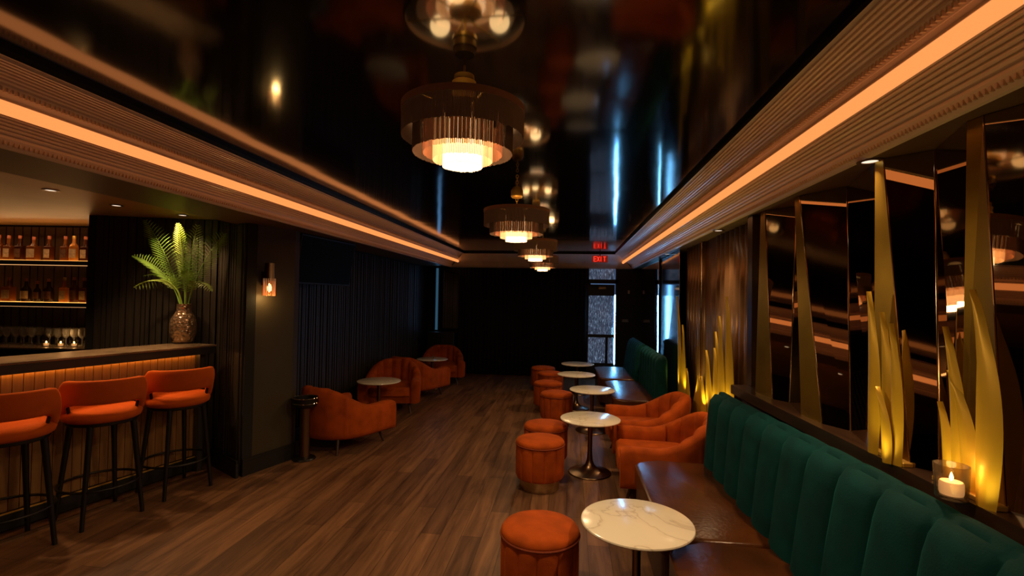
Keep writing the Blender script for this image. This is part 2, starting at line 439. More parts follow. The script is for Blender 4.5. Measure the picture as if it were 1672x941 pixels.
def strip(P, x_lab, label, xb, sgn):
    b = MB(); a, c_ = P(.468, .013), P(.557, .013); a2, c2 = P(.476, .050), P(.549, .050)
    b.grid([[(a[0], YF, a[1]), (a2[0], YF, a2[1]), (c2[0], YF, c2[1]), (c_[0], YF, c_[1])], [(a[0], YB-.2, a[1]), (a2[0], YB-.2, a2[1]), (c2[0], YB-.2, c2[1]), (c_[0], YB-.2, c_[1])]])
    o = b.build('cove_light_strip', M['strip']); tag(o, label, 'strip light', 'cove strip lights'); return o
strip(PLc, 0, 'glowing orange strip light along the crown above the bar and the left slatted wall', 0, 1)
strip(PRc, 0, 'glowing orange strip light along the crown above the green banquettes and mirrors', 0, -1)

# ------------------------------------------------------------------ door at the back
b = MB(); dx0, dx1 = .375, .875; yd = YB-.03
for (x0, x1, z0, z1) in ((dx0-.03, dx1+.06, 1.86, 1.94), (dx0-.03, dx0, .0, 2.15), (dx1+.02, dx1+.06, 0, 2.15), (dx0, dx1, 1.62, 1.84), (dx0, dx1, .80, .86), (dx0, dx1, 0, .30), (dx0+.33, dx0+.38, .30, .80)):
    b.box(((x0+x1)/2, yd, (z0+z1)/2), (x1-x0, .06, z1-z0))
dr = b.build('door_1', M['black'], kind='structure')
for i, (z0, z1) in enumerate(((1.94, 2.15), (.86, 1.62), (.30, .80))):
    b = MB(); b.box(((dx0+dx1)/2, yd+.01, (z0+z1)/2), (dx1-dx0, .012, z1-z0)); b.build('glass_pane', M['doorglass'], dr)
b = MB(); b.box((dx1+.008, yd, .96), (.020, .02, 1.36)); b.build('light_gap', M['streetgap'], dr)
b = MB(); b.tube([(dx1-.05, yd-.03, 1.0), (dx1-.05, yd-.07, 1.0), (dx1-.05, yd-.07, .8), (dx1-.05, yd-.03, .8)], .008); b.build('door_handle', M['chrome'], dr)
b = MB(); b.box((dx0+.26, yd-.04, 1.77), (.14, .05, .04)); b.tube([(dx0+.2, yd-.07, 1.80), (dx0+.05, yd-.09, 1.80)], .008); b.build('door_closer', M['chrome'], dr)
# slot window at far left with bluish light and dark mirror panel
b = MB(); b.box((-2.60, YB-.36, 1.5), (.055, .02, 1.22)); wn = b.build('window_1', M['bluegap'], kind='structure')
b = MB(); b.box((-2.638, YB-.38, 1.5), (.02, .03, 1.24)); b.box((-2.562, YB-.38, 1.5), (.02, .03, 1.24)); b.build('window_frame', M['black'], wn)
lamp('side_window_daylight', 'AREA', (-2.58, YB-.40, 1.5), 0.2, (.2, .5, 1), .10, (radians(-90), 0, radians(-35)), sy=1.2)
b = MB(); b.box((-2.36, YB-.20, 1.5), (.30, .02, 1.16)); mo = b.build('wall_mirror', M['mirror']); tag(mo, 'narrow dark wall mirror in the far left corner above a low cabinet', 'mirror')
b = MB()
for x in (-2.52, -2.20): b.box((x, YB-.20, 1.5), (.02, .04, 1.2))
for z in (.91, 2.09): b.box((-2.36, YB-.20, z), (.34, .04, .02))
b.build('frame', M['blackmetal'], mo)
b = MB(); b.box((-2.46, YB-.42, .43), (.54, .36, .86), bev=.01); cb = b.build('low_cabinet', M['black'], kind=None); tag(cb, 'low black cabinet against the far wall beneath the dark mirror', 'cabinet')
for x in (-2.59, -2.33):
    b = MB(); b.box((x, YB-.607, .43), (.245, .015, .78), bev=.003); dd = b.build('door', M['black'], cb)
    b = MB(); b.tube([(x+.08*(1 if x < -2.4 else -1), YB-.625, .5), (x+.08*(1 if x < -2.4 else -1), YB-.625, .62)], .005, 6); b.build('handle', M['blackmetal'], dd)
lamp('door_daylight', 'AREA', (.86, YB-.12, 1.05), 2.4, (.16, .48, 1), .05, (radians(-90), 0, 0), sy=1.6)
# wall items right of the door
b = MB(); b.box((1.15, YB-.012, 1.70), (.035, .02, .07), bev=.004); o = b.build('thermostat', M['signtxt']); tag(o, 'small pale wall control high on the black wall right of the exit door', 'thermostat')
b = MB(); b.box((1.09, YB-.008, 1.135), (.13, .012, .06)); sg = b.build('wall_plaque', M['sign']); tag(sg, 'small dark plaque with two rows of lettering right of the exit door', 'sign')
b = MB()
for k in range(4): b.box((1.05+.024*k, YB-.016, 1.15), (.016, .004, .014))
for k in range(6): b.box((1.04+.02*k, YB-.016, 1.125), (.014, .004, .010))
b.build('lettering', M['signtxt'], sg)

# EXIT sign
ex = thing('exit_sign', 'red illuminated exit sign fixed on the crown above the far door', 'sign', (.565, YB-.40, 2.315))
b = MB(); b.box((0, .02, 0), (.28, .03, .13), bev=.004); b.build('housing', M['exitbox'], ex)
b = MB(); h, w, s = .085, .042, .011
def stroke(x0, z0, x1, z1): 
    d = Vector((x1-x0, 0, z1-z0)); L = d.length; a = math.atan2(d.z, d.x)
    b.box((0, 0, 0), (L+s*.8, .006, s), M4=Matrix.Translation(((x0+x1)/2, 0, (z0+z1)/2)) @ Matrix.Rotation(-a, 4, 'Y') @ Matrix.Diagonal((1, 1, 1, 1)))
def letter(ch, x):
    if ch == 'E': stroke(x, -h/2, x, h/2); [stroke(x, z, x+w, z) for z in (-h/2, 0, h/2)]
    if ch == 'X': stroke(x, -h/2, x+w, h/2); stroke(x, h/2, x+w, -h/2)
    if ch == 'I': stroke(x+w/2, -h/2, x+w/2, h/2)
    if ch == 'T': stroke(x, h/2, x+w, h/2); stroke(x+w/2, -h/2, x+w/2, h/2)
for ch, x in zip('EXIT', (-.118, -.055, -.005, .062)): letter(ch, x)
b.build('lettering', M['exit'], ex)
b = MB(); b.tube([(0, .02, .06), (0, .02, .13)], .008, 6); b.build('bracket', M['black'], ex)

# ================================================================== RIGHT WALL: faceted mirrors, ledge, reeds
LZ = .97
b = MB(); b.prism([(1.13, 3.60), (1.17, 2.2), (1.19, 1.2), (1.19, .0), (XR, .0), (XR, 3.60)], LZ-.06, LZ, bev=.006)
o = b.build('mirror_ledge', M['darkwood']); tag(o, 'dark polished wood ledge behind the near green banquette at the foot of the mirrors', 'ledge')
b = MB(); b.box((1.31, 1.8, (LZ-.06)/2), (.2, 3.6, LZ-.065)); b.build('wall_ledge_base', M['wall'], kind='structure')
# facets: each chamfer = (bottom far, bottom near, top far, top near)
obl = [dict(b=((1.262, 1.75), (1.232, 1.548)), t=((1.276, 1.745), (1.283, 1.690)), pk=(1.283, 1.706)),
       dict(b=((1.205, 2.105), (1.222, 1.925)), t=((1.268, 2.215), (1.272, 2.165)), pk=(1.272, 2.188)),
       dict(b=((1.200, 2.710), (1.215, 2.525)), t=((1.265, 2.950), (1.270, 2.900)), pk=(1.270, 2.925)),
       dict(b=((1.200, 3.340), (1.215, 3.110)), t=((1.262, 3.440), (1.265, 3.370)), pk=(1.265, 3.40))]
mw = thing('mirror_wall', 'faceted smoked-mirror wall with tapering bronze panels behind the near green banquette', 'mirror', (1.29, 2.2, LZ))
mwi = Vector((-1.29, -2.2, -LZ))
def slab(name, q, m, parent, inv, t=.012):
    a, b_, c_, d = [Vector(p)+inv for p in q]; n = (b_-a).cross(d-a).normalized()
    if n.x > 0: n = -n
    bb = MB(); f = [bb.v(p) for p in (a, b_, c_, d)]; g = [bb.v(p - n*t) for p in (a, b_, c_, d)]
    bb.face(f); bb.face(g[::-1])
    for i in range(4): bb.face((f[i], f[(i+1) % 4], g[(i+1) % 4], g[i]))
    o = bb.build(name, m, parent)
    e = MB(); e.tube([b_ + n*.001, c_ + n*.001], .0025, 5); e.build('bevelled_edge', M['mirroredge'], o)
    return o
zt = ZB-.002
recs = [((1.305, 1.386), (1.405, 1.42)), ((1.280, 1.869), (1.388, 2.053)), ((1.279, 2.410), (1.398, 2.673)), ((1.275, 3.025), (1.385, 3.200))]
strips = [(((1.285, .93), (1.285, .95)), recs[0])]
for k in range(4):
    strips.append((recs[k], (obl[k]['b'][1], obl[k]['t'][1])))                      # wide facet towards the camera
    nxt = recs[k+1] if k < 3 else ((1.29, 3.50), (1.30, 3.52))
    strips.append(((obl[k]['b'][0], obl[k]['t'][0]), nxt))                          # narrow facet turned away
for (pb, pt_), (qb, qt) in strips:
    slab('mirror_panel', [(*pb, LZ), (*qb, LZ), (*qt, zt), (*pt_, zt)], M['mirror'], mw, mwi)
for o_ in obl:
    slab('tapered_panel', [(*o_['b'][0], LZ), (*o_['b'][1], LZ), (*o_['t'][1], zt), (*o_['t'][0], zt)], M['goldpanel'], mw, mwi)
def quad_panel(name, q, m, label, cat):
    o = slab(name, q, m, None, Vector((0, 0, 0))); return tag(o, label, cat)
def blade(mb, base, tip, w, nrm, along, thick=.012, lean=.5, bulge=.012):
    """scimitar-shaped leaf: base/tip 3D, w width; along = unit vector of wall, nrm = unit normal to the room"""
    base, tip = Vector(base), Vector(tip); N = 14; rows = []
    H = tip.z-base.z; sh = (tip-base).dot(along)
    for i in range(N+1):
        t_ = i/N
        c_ = base + Vector((0, 0, H*t_)) + along*(sh*t_**2.2) + nrm*((tip-base).dot(nrm)*t_)
        wd = w*(.62 + .38*sin(pi*min(1, t_*1.15+.1)))*(max(0, 1-t_**4.5))**.75 + .001
        d = c_ - along*(wd*.15*t_)
        rows.append([d - along*wd/2, d - along*wd*.25 + nrm*bulge, d + nrm*(bulge*1.3), d + along*wd*.25 + nrm*bulge, d + along*wd/2, d + along*wd*.25 - nrm*thick*.2, d - nrm*thick*.1, d - along*wd*.25 - nrm*thick*.2])
    mb.grid(rows, closed_v=True, cap=True)
def reeds(label, specs, n, along, lights, basez, group='gold reed sculptures', power=.8):
    c0 = Vector(specs[0][0]); root = thing('reed_sculpture', label, 'wall sculpture', (c0.x, c0.y, basez), 0, group)
    inv = Vector((-c0.x, -c0.y, -basez))
    for sp in specs:
        b = MB(); blade(b, Vector(sp[0])+inv, Vector(sp[1])+inv, sp[2], n, along); b.build('blade', M['reed'], root, smooth=60)
    b = MB(); ys = [Vector(s[0])+inv for s in specs]; a_, z_ = min(y.y for y in ys), max(y.y for y in ys)
    b.box((0.018, (a_+z_)/2, .008), (.034, z_-a_+.06, .016), bev=.003); b.build('base_plate', M['brass'], root)
    for l in lights:
        lamp('reed_uplight', 'SPOT', Vector(l)+inv, power, (1, .74, .14), .03, (radians(180), radians(16), 0), 125, .9, parent=root)
    return root
nR = Vector((-1, 0, 0)); aY = Vector((0, 1, 0))
reeds('tall curved gold reeds standing on the ledge behind the lit candle',
      [((1.200, 1.575, LZ), (1.235, 1.655, 1.60), .095), ((1.230, 1.672, LZ), (1.235, 1.745, 1.34), .075), ((1.232, 1.715, LZ), (1.235, 1.765, 1.48), .07), ((1.235, 1.760, LZ), (1.235, 1.79, 1.23), .05)],
      Vector((-.99, .06, 0)).normalized(), aY, [(1.12, 1.56, LZ+.02), (1.13, 1.745, LZ+.02)], LZ, power=.9)
reeds('curved gold reeds on the ledge against the second gold panel from the candle',
      [((1.185, 2.075, LZ), (1.195, 2.11, 1.60), .08), ((1.19, 2.00, LZ), (1.20, 2.035, 1.52), .075), ((1.185, 1.935, LZ), (1.19, 1.965, 1.48), .065), ((1.165, 1.955, LZ), (1.165, 2.00, 1.24), .055)],
      Vector((-.99, .06, 0)).normalized(), aY, [(1.09, 1.96, LZ+.02)], LZ, power=1.1)
# copper drape section
rows = []; cy0, cy1 = 3.60, 5.84
N = 420
for i in range(N+1):
    y = cy0+(cy1-cy0)*i/N
    flat = 4.72 < y < 5.10
    x = 1.35 + (.006*sin(i*.1) if flat else .020*abs(sin(i*pi*18/N))**.7*-1)
    rows.append([(x, y, .0), (x, y, 2.15)])
b = MB(); b.grid(rows); o = b.build('copper_drape', M['copper'], smooth=60); tag(o, 'copper-brown fluted drape behind the gold reeds and orange armchairs', 'drape')
md = o.modifiers.new('thick', 'SOLIDIFY'); md.thickness = .004; md.offset = 0
b = MB(); b.tube([(1.318, 5.12, 0), (1.318, 5.12, 2.15)], .008, 8); b.build('edge_trim', M['mirroredge'], o)
b = MB(); b.box((1.29, 3.57, 1.55), (.1, .09, 1.2)); b.build('trim_5', M['darkwood'], kind='structure')
reeds('cluster of curved gold reeds rising behind the back of the nearer right orange armchair',
      [((1.245, 4.024, .30), (1.245, 4.068, 1.59), 0.26), ((1.225, 4.158, .30), (1.225, 4.181, 1.43), 0.23), ((1.215, 4.272, .30), (1.215, 4.275, 1.16), 0.22), ((1.255, 4.334, .30), (1.255, 4.383, 1.29), 0.17),
       ((1.205, 4.417, .30), (1.205, 4.482, 1.12), 0.26), ((1.185, 4.500, .30), (1.185, 4.554, .88), 0.22)],
      nR, aY, [(1.190, 3.995, .72), (1.170, 4.243, .68), (1.150, 4.450, .66)], .30, power=3.8)
reeds('cluster of curved gold reeds at the far edge of the copper drape beyond the armchairs',
      [((1.255, 5.762, .30), (1.255, 5.910, 1.60), 0.20), ((1.235, 5.659, .30), (1.235, 5.755, 1.43), 0.25), ((1.225, 5.431, .30), (1.225, 5.485, 1.29), 0.19), ((1.215, 5.514, .30), (1.215, 5.610, 1.15), 0.25),
       ((1.205, 5.162, .30), (1.205, 5.196, .86), 0.22), ((1.235, 4.893, .30), (1.235, 4.864, .84), 0.46)],
      nR, aY, [(1.160, 5.641, .62), (1.160, 5.330, .62), (1.160, 4.947, .66)], .30, power=3.8)
# black mirror panels further on
q = [(1.30, 9.0, .02), (1.30, 7.35, .02), (1.29, 7.35, 2.14), (1.29, 9.0, 2.14)]
quad_panel('wall_mirror', q, M['mirror'], 'tall dark mirror beside the farthest banquette, reflecting the exit door', 'mirror')
q = [(1.31, 7.28, .02), (1.28, 5.90, .02), (1.27, 5.90, 2.14), (1.31, 7.28, 2.14)]
quad_panel('black_glass_cladding', q, mat('near_black_glass', (.006, .006, .007), .08, spec=.3), 'black glass wall panel just beyond the copper drape', 'wall panel')

# candle on ledge
def candle(loc, label, scale=1):
    r = thing('candle_holder', label, 'candle', loc, 0)
    b = MB(); b.lathe([(.0, 0), (.038, 0), (.040, .004), (.044, .10), (.041, .10), (.037, .010), (0, .010)], 32); b.build('glass_cup', M['candleglass'], r, smooth=True)
    b = MB(); b.lathe([(0, .011), (.028, .011), (.030, .018), (.030, .045), (.027, .050), (.018, .046), (0, .046)], 24); b.build('wax_candle', M['wax'], r, smooth=True)
    b = MB(); b.lathe([(0, .050), (.0045, .056), (.005, .062), (.003, .070), (0, .078)], 10); b.build('flame', M['flame'], r, smooth=True)
    lamp('candle_light', 'POINT', (0, 0, .085), .35, (1, .55, .2), .012, parent=r)
    return r
candle((1.150, 1.632, LZ+.001), 'lit candle in a clear glass cup on the dark ledge before the gold reeds')

# ================================================================== BANQUETTES
def banquette(label, y0, y1, nch, seats, xf=.46, xb=.97, flare=True, yends=True, group='green velvet banquettes'):
    root = thing('banquette', label, 'banquette', (0, 0, 0), 0, group)
    # backrest: channel tufted, front + top rounding
    W_ = (y1-y0)/nch; SUB = 16; rows = []
    for i in range(nch*SUB+1):
        y = y0+(y1-y0)*i/(nch*SUB); ph = (i % SUB)/SUB; bul = abs(sin(pi*ph))**.42*(.034 if flare else .024)
        far = smst((y-1.4)/2.2) if flare else 1
        zt_ = lp(.945, .915, far); xt_ = lp(1.055, 1.00, far); xr_ = lp(1.165, 1.10, far)
        # round the two ends of the back
        e = min(y-y0, y1-y); k = 1
        if e < .09 and yends: k = sqrt(max(0, 1-((.09-e)/.09)**2))
        zt_ -= (1-k)*.10
        pr = [(xb, .30, .3), (xb, .42, 1), (lp(xb, xt_, .45), lp(.42, zt_, .45), 1), (lp(xb, xt_, .85), zt_-.11, 1), (xt_+.004, zt_-.055, 1), (xt_+.018, zt_-.025, .8), (xt_+.036, zt_-.012, .12),
              (xt_+.050, zt_-.002, .5), (xr_-.03, zt_, .45), (xr_-.01, zt_-.008, .3), (xr_, zt_-.03, 0), (xr_+.005, .30, 0), (xr_+.005, .02, 0), (xb, .02, 0)]
        row = []
        for x, z, a in pr:
            nx_, nz_ = (-1, .1) if z < zt_-.03 and x < xt_+.03 else (-.4, .8)
            xx = x + nx_*bul*a
            if z > .3: xx = lp(lp(xb, xr_, .55), xx, .35+.65*k) if k < 1 else xx
            row.append((xx, y, z + nz_*bul*a*(.5 if nx_ == -1 else 1)))
        rows.append(row)
    b = MB(); b.grid(rows, closed_v=True, cap=True); b.build('backrest', M['green'], root, smooth=70)
    for (a, c_) in seats:
        rr = .17; pl = [(xb+.03, a+.004), (xb+.03, c_-.004)]
        for k in range(7): th = pi/2 + (pi/2)*k/6; pl.append((xf+rr+rr*cos(th), c_-.004-rr*.75+rr*.75*sin(th)))
        for k in range(7): th = pi + (pi/2)*k/6; pl.append((xf+rr+rr*cos(th), a+.004+rr*.75+rr*.75*sin(th)))
        pl = pl[::-1]
        b = MB(); b.prism(pl, .30, .42, bev=.022, seg=4); s_ = b.build('seat_cushion', M['leather'], root, smooth=60)
        pl2 = [(min(xb+.02, x+.012 if x < xb-.02 else x), y) for x, y in pl]
        b = MB(); b.prism(pl2, .07, .302); b.build('seat_base', M['leather_d'], root, smooth=60)
        b = MB(); b.prism([(x+.09 if x < xb-.02 else x, y) for x, y in pl2], .0, .072); b.build('plinth', M['black'], root, smooth=60)
    return root
banquette('long green channel-backed banquette with brown leather seats beside the nearest marble table', .9, 3.62, 12, [(2.42, 3.58), (1.2, 2.41)])
banquette('green channel-backed banquette with brown leather seat just beyond the orange armchairs', 5.62, 7.02, 7, [(5.64, 7.0)], xf=.50, xb=.99, flare=False)
banquette('farthest green channel-backed banquette next to the exit door', 7.10, 8.42, 7, [(7.12, 8.40)], xf=.43, xb=.93, flare=False)

# ================================================================== OTTOMANS
def ottoman(label, loc):
    r = thing('ottoman', label, 'ottoman', loc, 0, 'orange velvet ottomans beside the marble tables')
    n = 192; NCH = 12; rows = []
    for (z, rad, f) in ((.085, .170, 0), (.092, .190, .4), (.11, .1985, 1), (.20, .2, 1), (.30, .2, 1), (.345, .199, 1), (.352, .196, .3), (.352, .10, 0)):
        rows.append([((rad - f*.010*(1-abs(sin(NCH*pi*k/n))**.45))*cos(2*pi*k/n), (rad - f*.010*(1-abs(sin(NCH*pi*k/n))**.45))*sin(2*pi*k/n), z) for k in range(n)])
    b = MB(); b.grid(rows, closed_v=True); b.build('body', M['orange'], r, smooth=50)
    b = MB(); b.tube([(.1985*cos(2*pi*k/64), .1985*sin(2*pi*k/64), .357) for k in range(64)], .006, 8, closed=True); b.build('piping', M['orange_d'], r, smooth=True)
    b = MB(); b.lathe([(0, .35), (.192, .352), (.199, .362), (.199, .375), (.188, .392), (.14, .404), (.07, .409), (0, .410)], 48); b.build('top_cushion', M['orange'], r, smooth=True)
    b = MB(); b.lathe([(0, .001), (.160, .001), (.162, .004), (.162, .084), (.158, .088), (0, .088)], 48); b.build('base_ring', M['brass_base'], r, smooth=35)['label'] = 'pale brass base ring'
    return r
ot = ottoman('orange velvet ottoman in the foreground left of the nearest marble table, cut by the frame', (-.131, 2.52, 0))
for loc, l in (((-.222, 4.06, 0), 'orange ottoman with brass base, in front of the second nearest marble table'),
               ((-.200, 4.56, 0), 'orange ottoman half hidden right behind the brass-based one'),
               ((-.140, 6.08, 0), 'orange ottoman just left of the third marble table, first of the far four'),
               ((-.277, 6.82, 0), 'orange ottoman between the third and fourth marble tables, second of the far four'),
               ((-.278, 7.71, 0), 'orange ottoman third of the far four, left of the fourth marble table'),
               ((-.423, 8.27, 0), 'farthest orange ottoman, nearest to the black drape')):
    dup(ot, loc, random.uniform(0, 1), l)

# ================================================================== TABLES
def table(label, loc, group='round marble pedestal tables', rz=0):
    r = thing('pedestal_table', label, 'table', loc, rz, group)
    b = MB(); b.lathe([(0, .467), (.252, .467), (.262, .471), (.267, .477), (.265, .483), (.258, .486), (0, .486)], 72); b.build('marble_top', M['marble'], r, smooth=35)['label'] = 'veined white marble top'
    b = MB(); b.lathe([(0, .40), (.022, .40), (.03, .45), (.09, .462), (.09, .468), (0, .468)], 32)
    b.build('top_mount', M['bronze'], r, smooth=40)
    b = MB(); b.lathe([(.0, .002), (.186, .002), (.190, .006), (.186, .012), (.13, .022), (.075, .042), (.040, .075), (.026, .12), (.021, .19), (.020, .30), (.021, .41), (0, .41)], 48); b.build('pedestal', M['bronze'], r, smooth=40)
    return r
t1 = table('nearest round white marble table in front of the brown leather bench', (.338, 2.44, 0))
for loc, l in (((.200, 4.46, 0), 'second nearest round marble table with bronze tulip base, facing the right armchairs'),
               ((.282, 5.88, 0), 'round marble table just beyond the right orange armchairs'),
               ((.111, 7.02, 0), 'fourth round marble table, in front of the dark bench of the far banquettes'),
               ((.146, 8.15, 0), 'farthest right-hand marble table, by the exit door'),
               ((-2.352, 5.92, 0), 'marble table between the two nearer armchairs at the left slatted wall'),
               ((-2.310, 8.17, 0), 'marble table between the two farther armchairs at the left slatted wall')):
    dup(t1, loc, random.uniform(0, 6), l)
dup(t1, (-1.72, .62, 0), 2, 'marble table left of the camera, seen only reflected in the mirror panels')
# small candle/bottle on the far left table
o = MB(); o.lathe([(0, 0), (.012, 0), (.012, .03), (.005, .045), (.004, .07), (0, .07)], 12)
o = o.build('bud_vase', M['glass'], smooth=True, loc=(-2.30, 8.20, .4865)); tag(o, 'tiny clear bud vase on the far left marble table', 'vase')

# ================================================================== ARMCHAIRS
def armchair(label, loc, rz, group):
    r = thing('armchair', label, 'armchair', loc, rz, group)      # front = +y local
    Wd, yb, yf, T = .375, -.02, .36, .105
    st = []      # stations: (x, y, nx, ny, backness, arclen)
    NA, NB = 10, 76
    for i in range(NA): st.append((-Wd, lp(yf, yb, i/NA), -1, 0))
    for i in range(NB+1):
        th = pi*i/NB; st.append((-Wd*cos(th), yb - .37*sin(th)**1.0, -cos(th), -sin(th)))
    for i in range(1, NA+1): st.append((Wd, lp(yb, yf, i/NA), 1, 0))
    NS = len(st); rows = []
    for i, (x, y, nx, ny) in enumerate(st):
        u = i/(NS-1); back = 1-abs(2*u-1)
        if i < NA: bb_ = -(1-i/NA)*.55
        elif i > NA+NB: bb_ = -((i-NA-NB)/NA)*.55
        else: th_ = pi*(i-NA)/NB; bb_ = min(th_, pi-th_)/(pi/2)
        hh = .435 + .205*smst((bb_+.22)/1.02) + .012*smst(-bb_*2-.2); back = max(0, bb_)
        f = 0
        j = i-NA
        if 3 <= j <= NB-3:
            f = (1 - abs(sin(pi*(j-3)/(NB-6)*7)))**1.0
        seam = 0
        if i in (NA//2, NA//2+NA+NB+0, NA+14, NA+NB-14, NA+NB//2): seam = .007
        endk = min(i, NS-1-i); cap = {0: .6, 1: .12}.get(endk, 0)
        out = -.0 - seam - cap*T*.45; inn = T + .012 - f*.030 - cap*T*.45
        tz = hh - cap*.02; lean = .03*smst(back)
        P = lambda ins, z: (x - nx*ins + nx*lean*max(0, (z-.3)/.35), y - ny*ins + ny*lean*max(0, (z-.3)/.35), z)
        rows.append([P(.030, .135), P(out+.008, .155), P(out, .19), P(out, .30), P(out-.004, tz-.10), P(out+.002, tz-.035), P(out+.018, tz-.010), P(T*.45, tz),
                     P(inn-.022, tz-.008), P(inn-.004, tz-.035), P(inn, tz-.10), P(inn, .30), P(inn, .14)])
    b = MB(); b.grid(rows, closed_v=True, cap=True); b.build('shell', M['orange'], r, smooth=60)
    # underside frame + front rail
    b = MB(); pl = [(-.29, .33), (-.29, -.10)] + [(-.29*cos(pi*k/10), -.10-.22*sin(pi*k/10)) for k in range(1, 10)] + [(.29, -.10), (.29, .33)]
    b.prism(pl, .135, .24); b.build('seat_frame', M['orange'], r)
    b = MB(); pl = [(-.262, .35), (-.262, -.08)] + [(-.262*cos(pi*k/10), -.08-.19*sin(pi*k/10)) for k in range(1, 10)] + [(.262, -.08), (.262, .35), (.2, .375), (-.2, .375)]
    b.prism(pl, .236, .345, bev=.03, seg=4); b.build('seat_cushion', M['orange'], r, smooth=70)
    for sx in (-1, 1):
        for (yy, dy) in ((.26, .05), (-.25, -.04)):
            b = MB(); x0 = sx*.24; b.tube([(x0, yy, .15), (x0+sx*.035, yy+dy, .0)], [.017, .010], 10); b.build('leg', M['wood_leg'], r, smooth=True)
    return r
gl = 'orange velvet tub armchairs along the left slatted wall'; gr_ = 'orange velvet tub armchairs on the right beside the marble table'
def face(dx, dy): return math.atan2(dy, dx) - pi/2
c1 = armchair('nearest left orange armchair, seen from behind beside the ashtray stand', (-2.33, 4.90, 0), face(.42, .9), gl)
dup(c1, (-2.40, 6.55, 0), face(.22, -1), 'orange armchair facing the camera behind the nearer left marble table', gl)
dup(c1, (-2.36, 7.42, 0), face(.35, .9), 'orange armchair seen from behind in front of the farther left marble table', gl)
dup(c1, (-2.27, 8.72, 0), face(.22, -1), 'farthest left orange armchair, facing the camera by the low black cabinet', gl)
dup(c1, (.775, 4.10, 0), face(-1, .06), 'nearer right orange armchair touching the end of the near green banquette', gr_)
dup(c1, (.765, 4.96, 0), face(-1, -.02), 'farther right orange armchair in front of the gold reeds and copper drape', gr_)

dup(c1, (-2.30, .05, 0), face(.5, .8), 'orange armchair left of the camera, seen only reflected in the mirrors', 'orange velvet tub armchairs beside the camera')
# ================================================================== ASHTRAY STAND
r = thing('ashtray_stand', 'slim floor-standing ashtray with chrome dish beside the nearest left armchair', 'ashtray', (-2.455, 4.38, 0))
b = MB(); b.lathe([(0, .001), (.10, .001), (.105, .006), (.095, .018), (.05, .03), (.048, .03), (0, .03)], 32); b.build('foot', M['blackmetal'], r, smooth=35)
b = MB(); b.lathe([(0, .03), (.047, .03), (.047, .48), (0, .48)], 24); b.build('pole', M['bronze'], r, smooth=35)
b = MB(); b.lathe([(0, .48), (.06, .48), (.10, .50), (.115, .53), (.115, .575), (.105, .58), (.098, .575), (.095, .54), (0, .535)], 32); b.build('dish', M['blackmetal'], r, smooth=35)
b = MB()
for z in (.53, .578): b.tube([(.115*cos(2*pi*k/32), .115*sin(2*pi*k/32), z) for k in range(32)], .004, 6, closed=True)
b.build('chrome_rim', M['chrome'], r, smooth=True)

# ================================================================== TELEVISION
r = thing('wall_television', 'large switched-off black television hung high on the slatted wall', 'television', (-2.60, 4.98, 1.90), 0)
b = MB(); b.box((.0, 0, 0), (.05, .98, .50), bev=.008, M4=None); 
o = b.build('screen_housing', M['black'], r); o.rotation_euler = (0, radians(8), radians(-6))
b = MB(); b.box((.028, 0, 0), (.004, .94, .46)); o2 = b.build('screen', mat('tv_screen', (.002, .002, .002), .6, spec=.1), r); o2.rotation_euler = (0, radians(8), radians(-6))
b = MB(); b.box((-.10, 0, .0), (.14, .05, .05)); b.box((-.16, 0, 0), (.02, .2, .25)); b.box((-.05, 0, .25), (.04, .04, .24)); b.build('wall_bracket', M['blackmetal'], r)

# ================================================================== SCONCE on column
q = Vector((-2.685, 4.02, 1.55)); 
r = thing('wall_sconce', 'lit glass wall sconce on the olive column beside the bar', 'wall lamp', (q.x+.02, q.y, q.z), radians(-15))
b = MB(); b.box((.005, 0, .13), (.03, .05, .12), bev=.004); b.build('back_plate', M['bronze'], r)
b = MB(); b.lathe([(.042, .0), (.045, .0), (.045, .15), (.042, .15), (.042, .0)], 28, (.06, 0, -.02)); b.build('glass_shade', M['candleglass'], r, smooth=True)
b = MB()
for k in range(20): a = 2*pi*k/20; b.tube([(.06+.047*cos(a), .047*sin(a), -.02), (.06+.047*cos(a), .047*sin(a), .13)], .0035, 5)
b.build('glass_rods', M['fr_3'], r, smooth=True)
b = MB(); b.lathe([(0, .13), (.048, .13), (.046, .16), (.040, .27), (.040, .285), (0, .285)], 28, (.06, 0, -.02)); b.build('metal_cap', M['bronze'], r, smooth=40)
b = MB(); b.lathe([(0, .03), (.016, .045), (.018, .07), (.010, .10), (0, .11)], 14, (.06, 0, -.02)); b.build('bulb', emis('sconce_bulb', (1, .62, .22), 14), r, smooth=True)
lamp('sconce_light', 'POINT', (.075, 0, -.03), 2.4, (1, .6, .2), .03, parent=r)

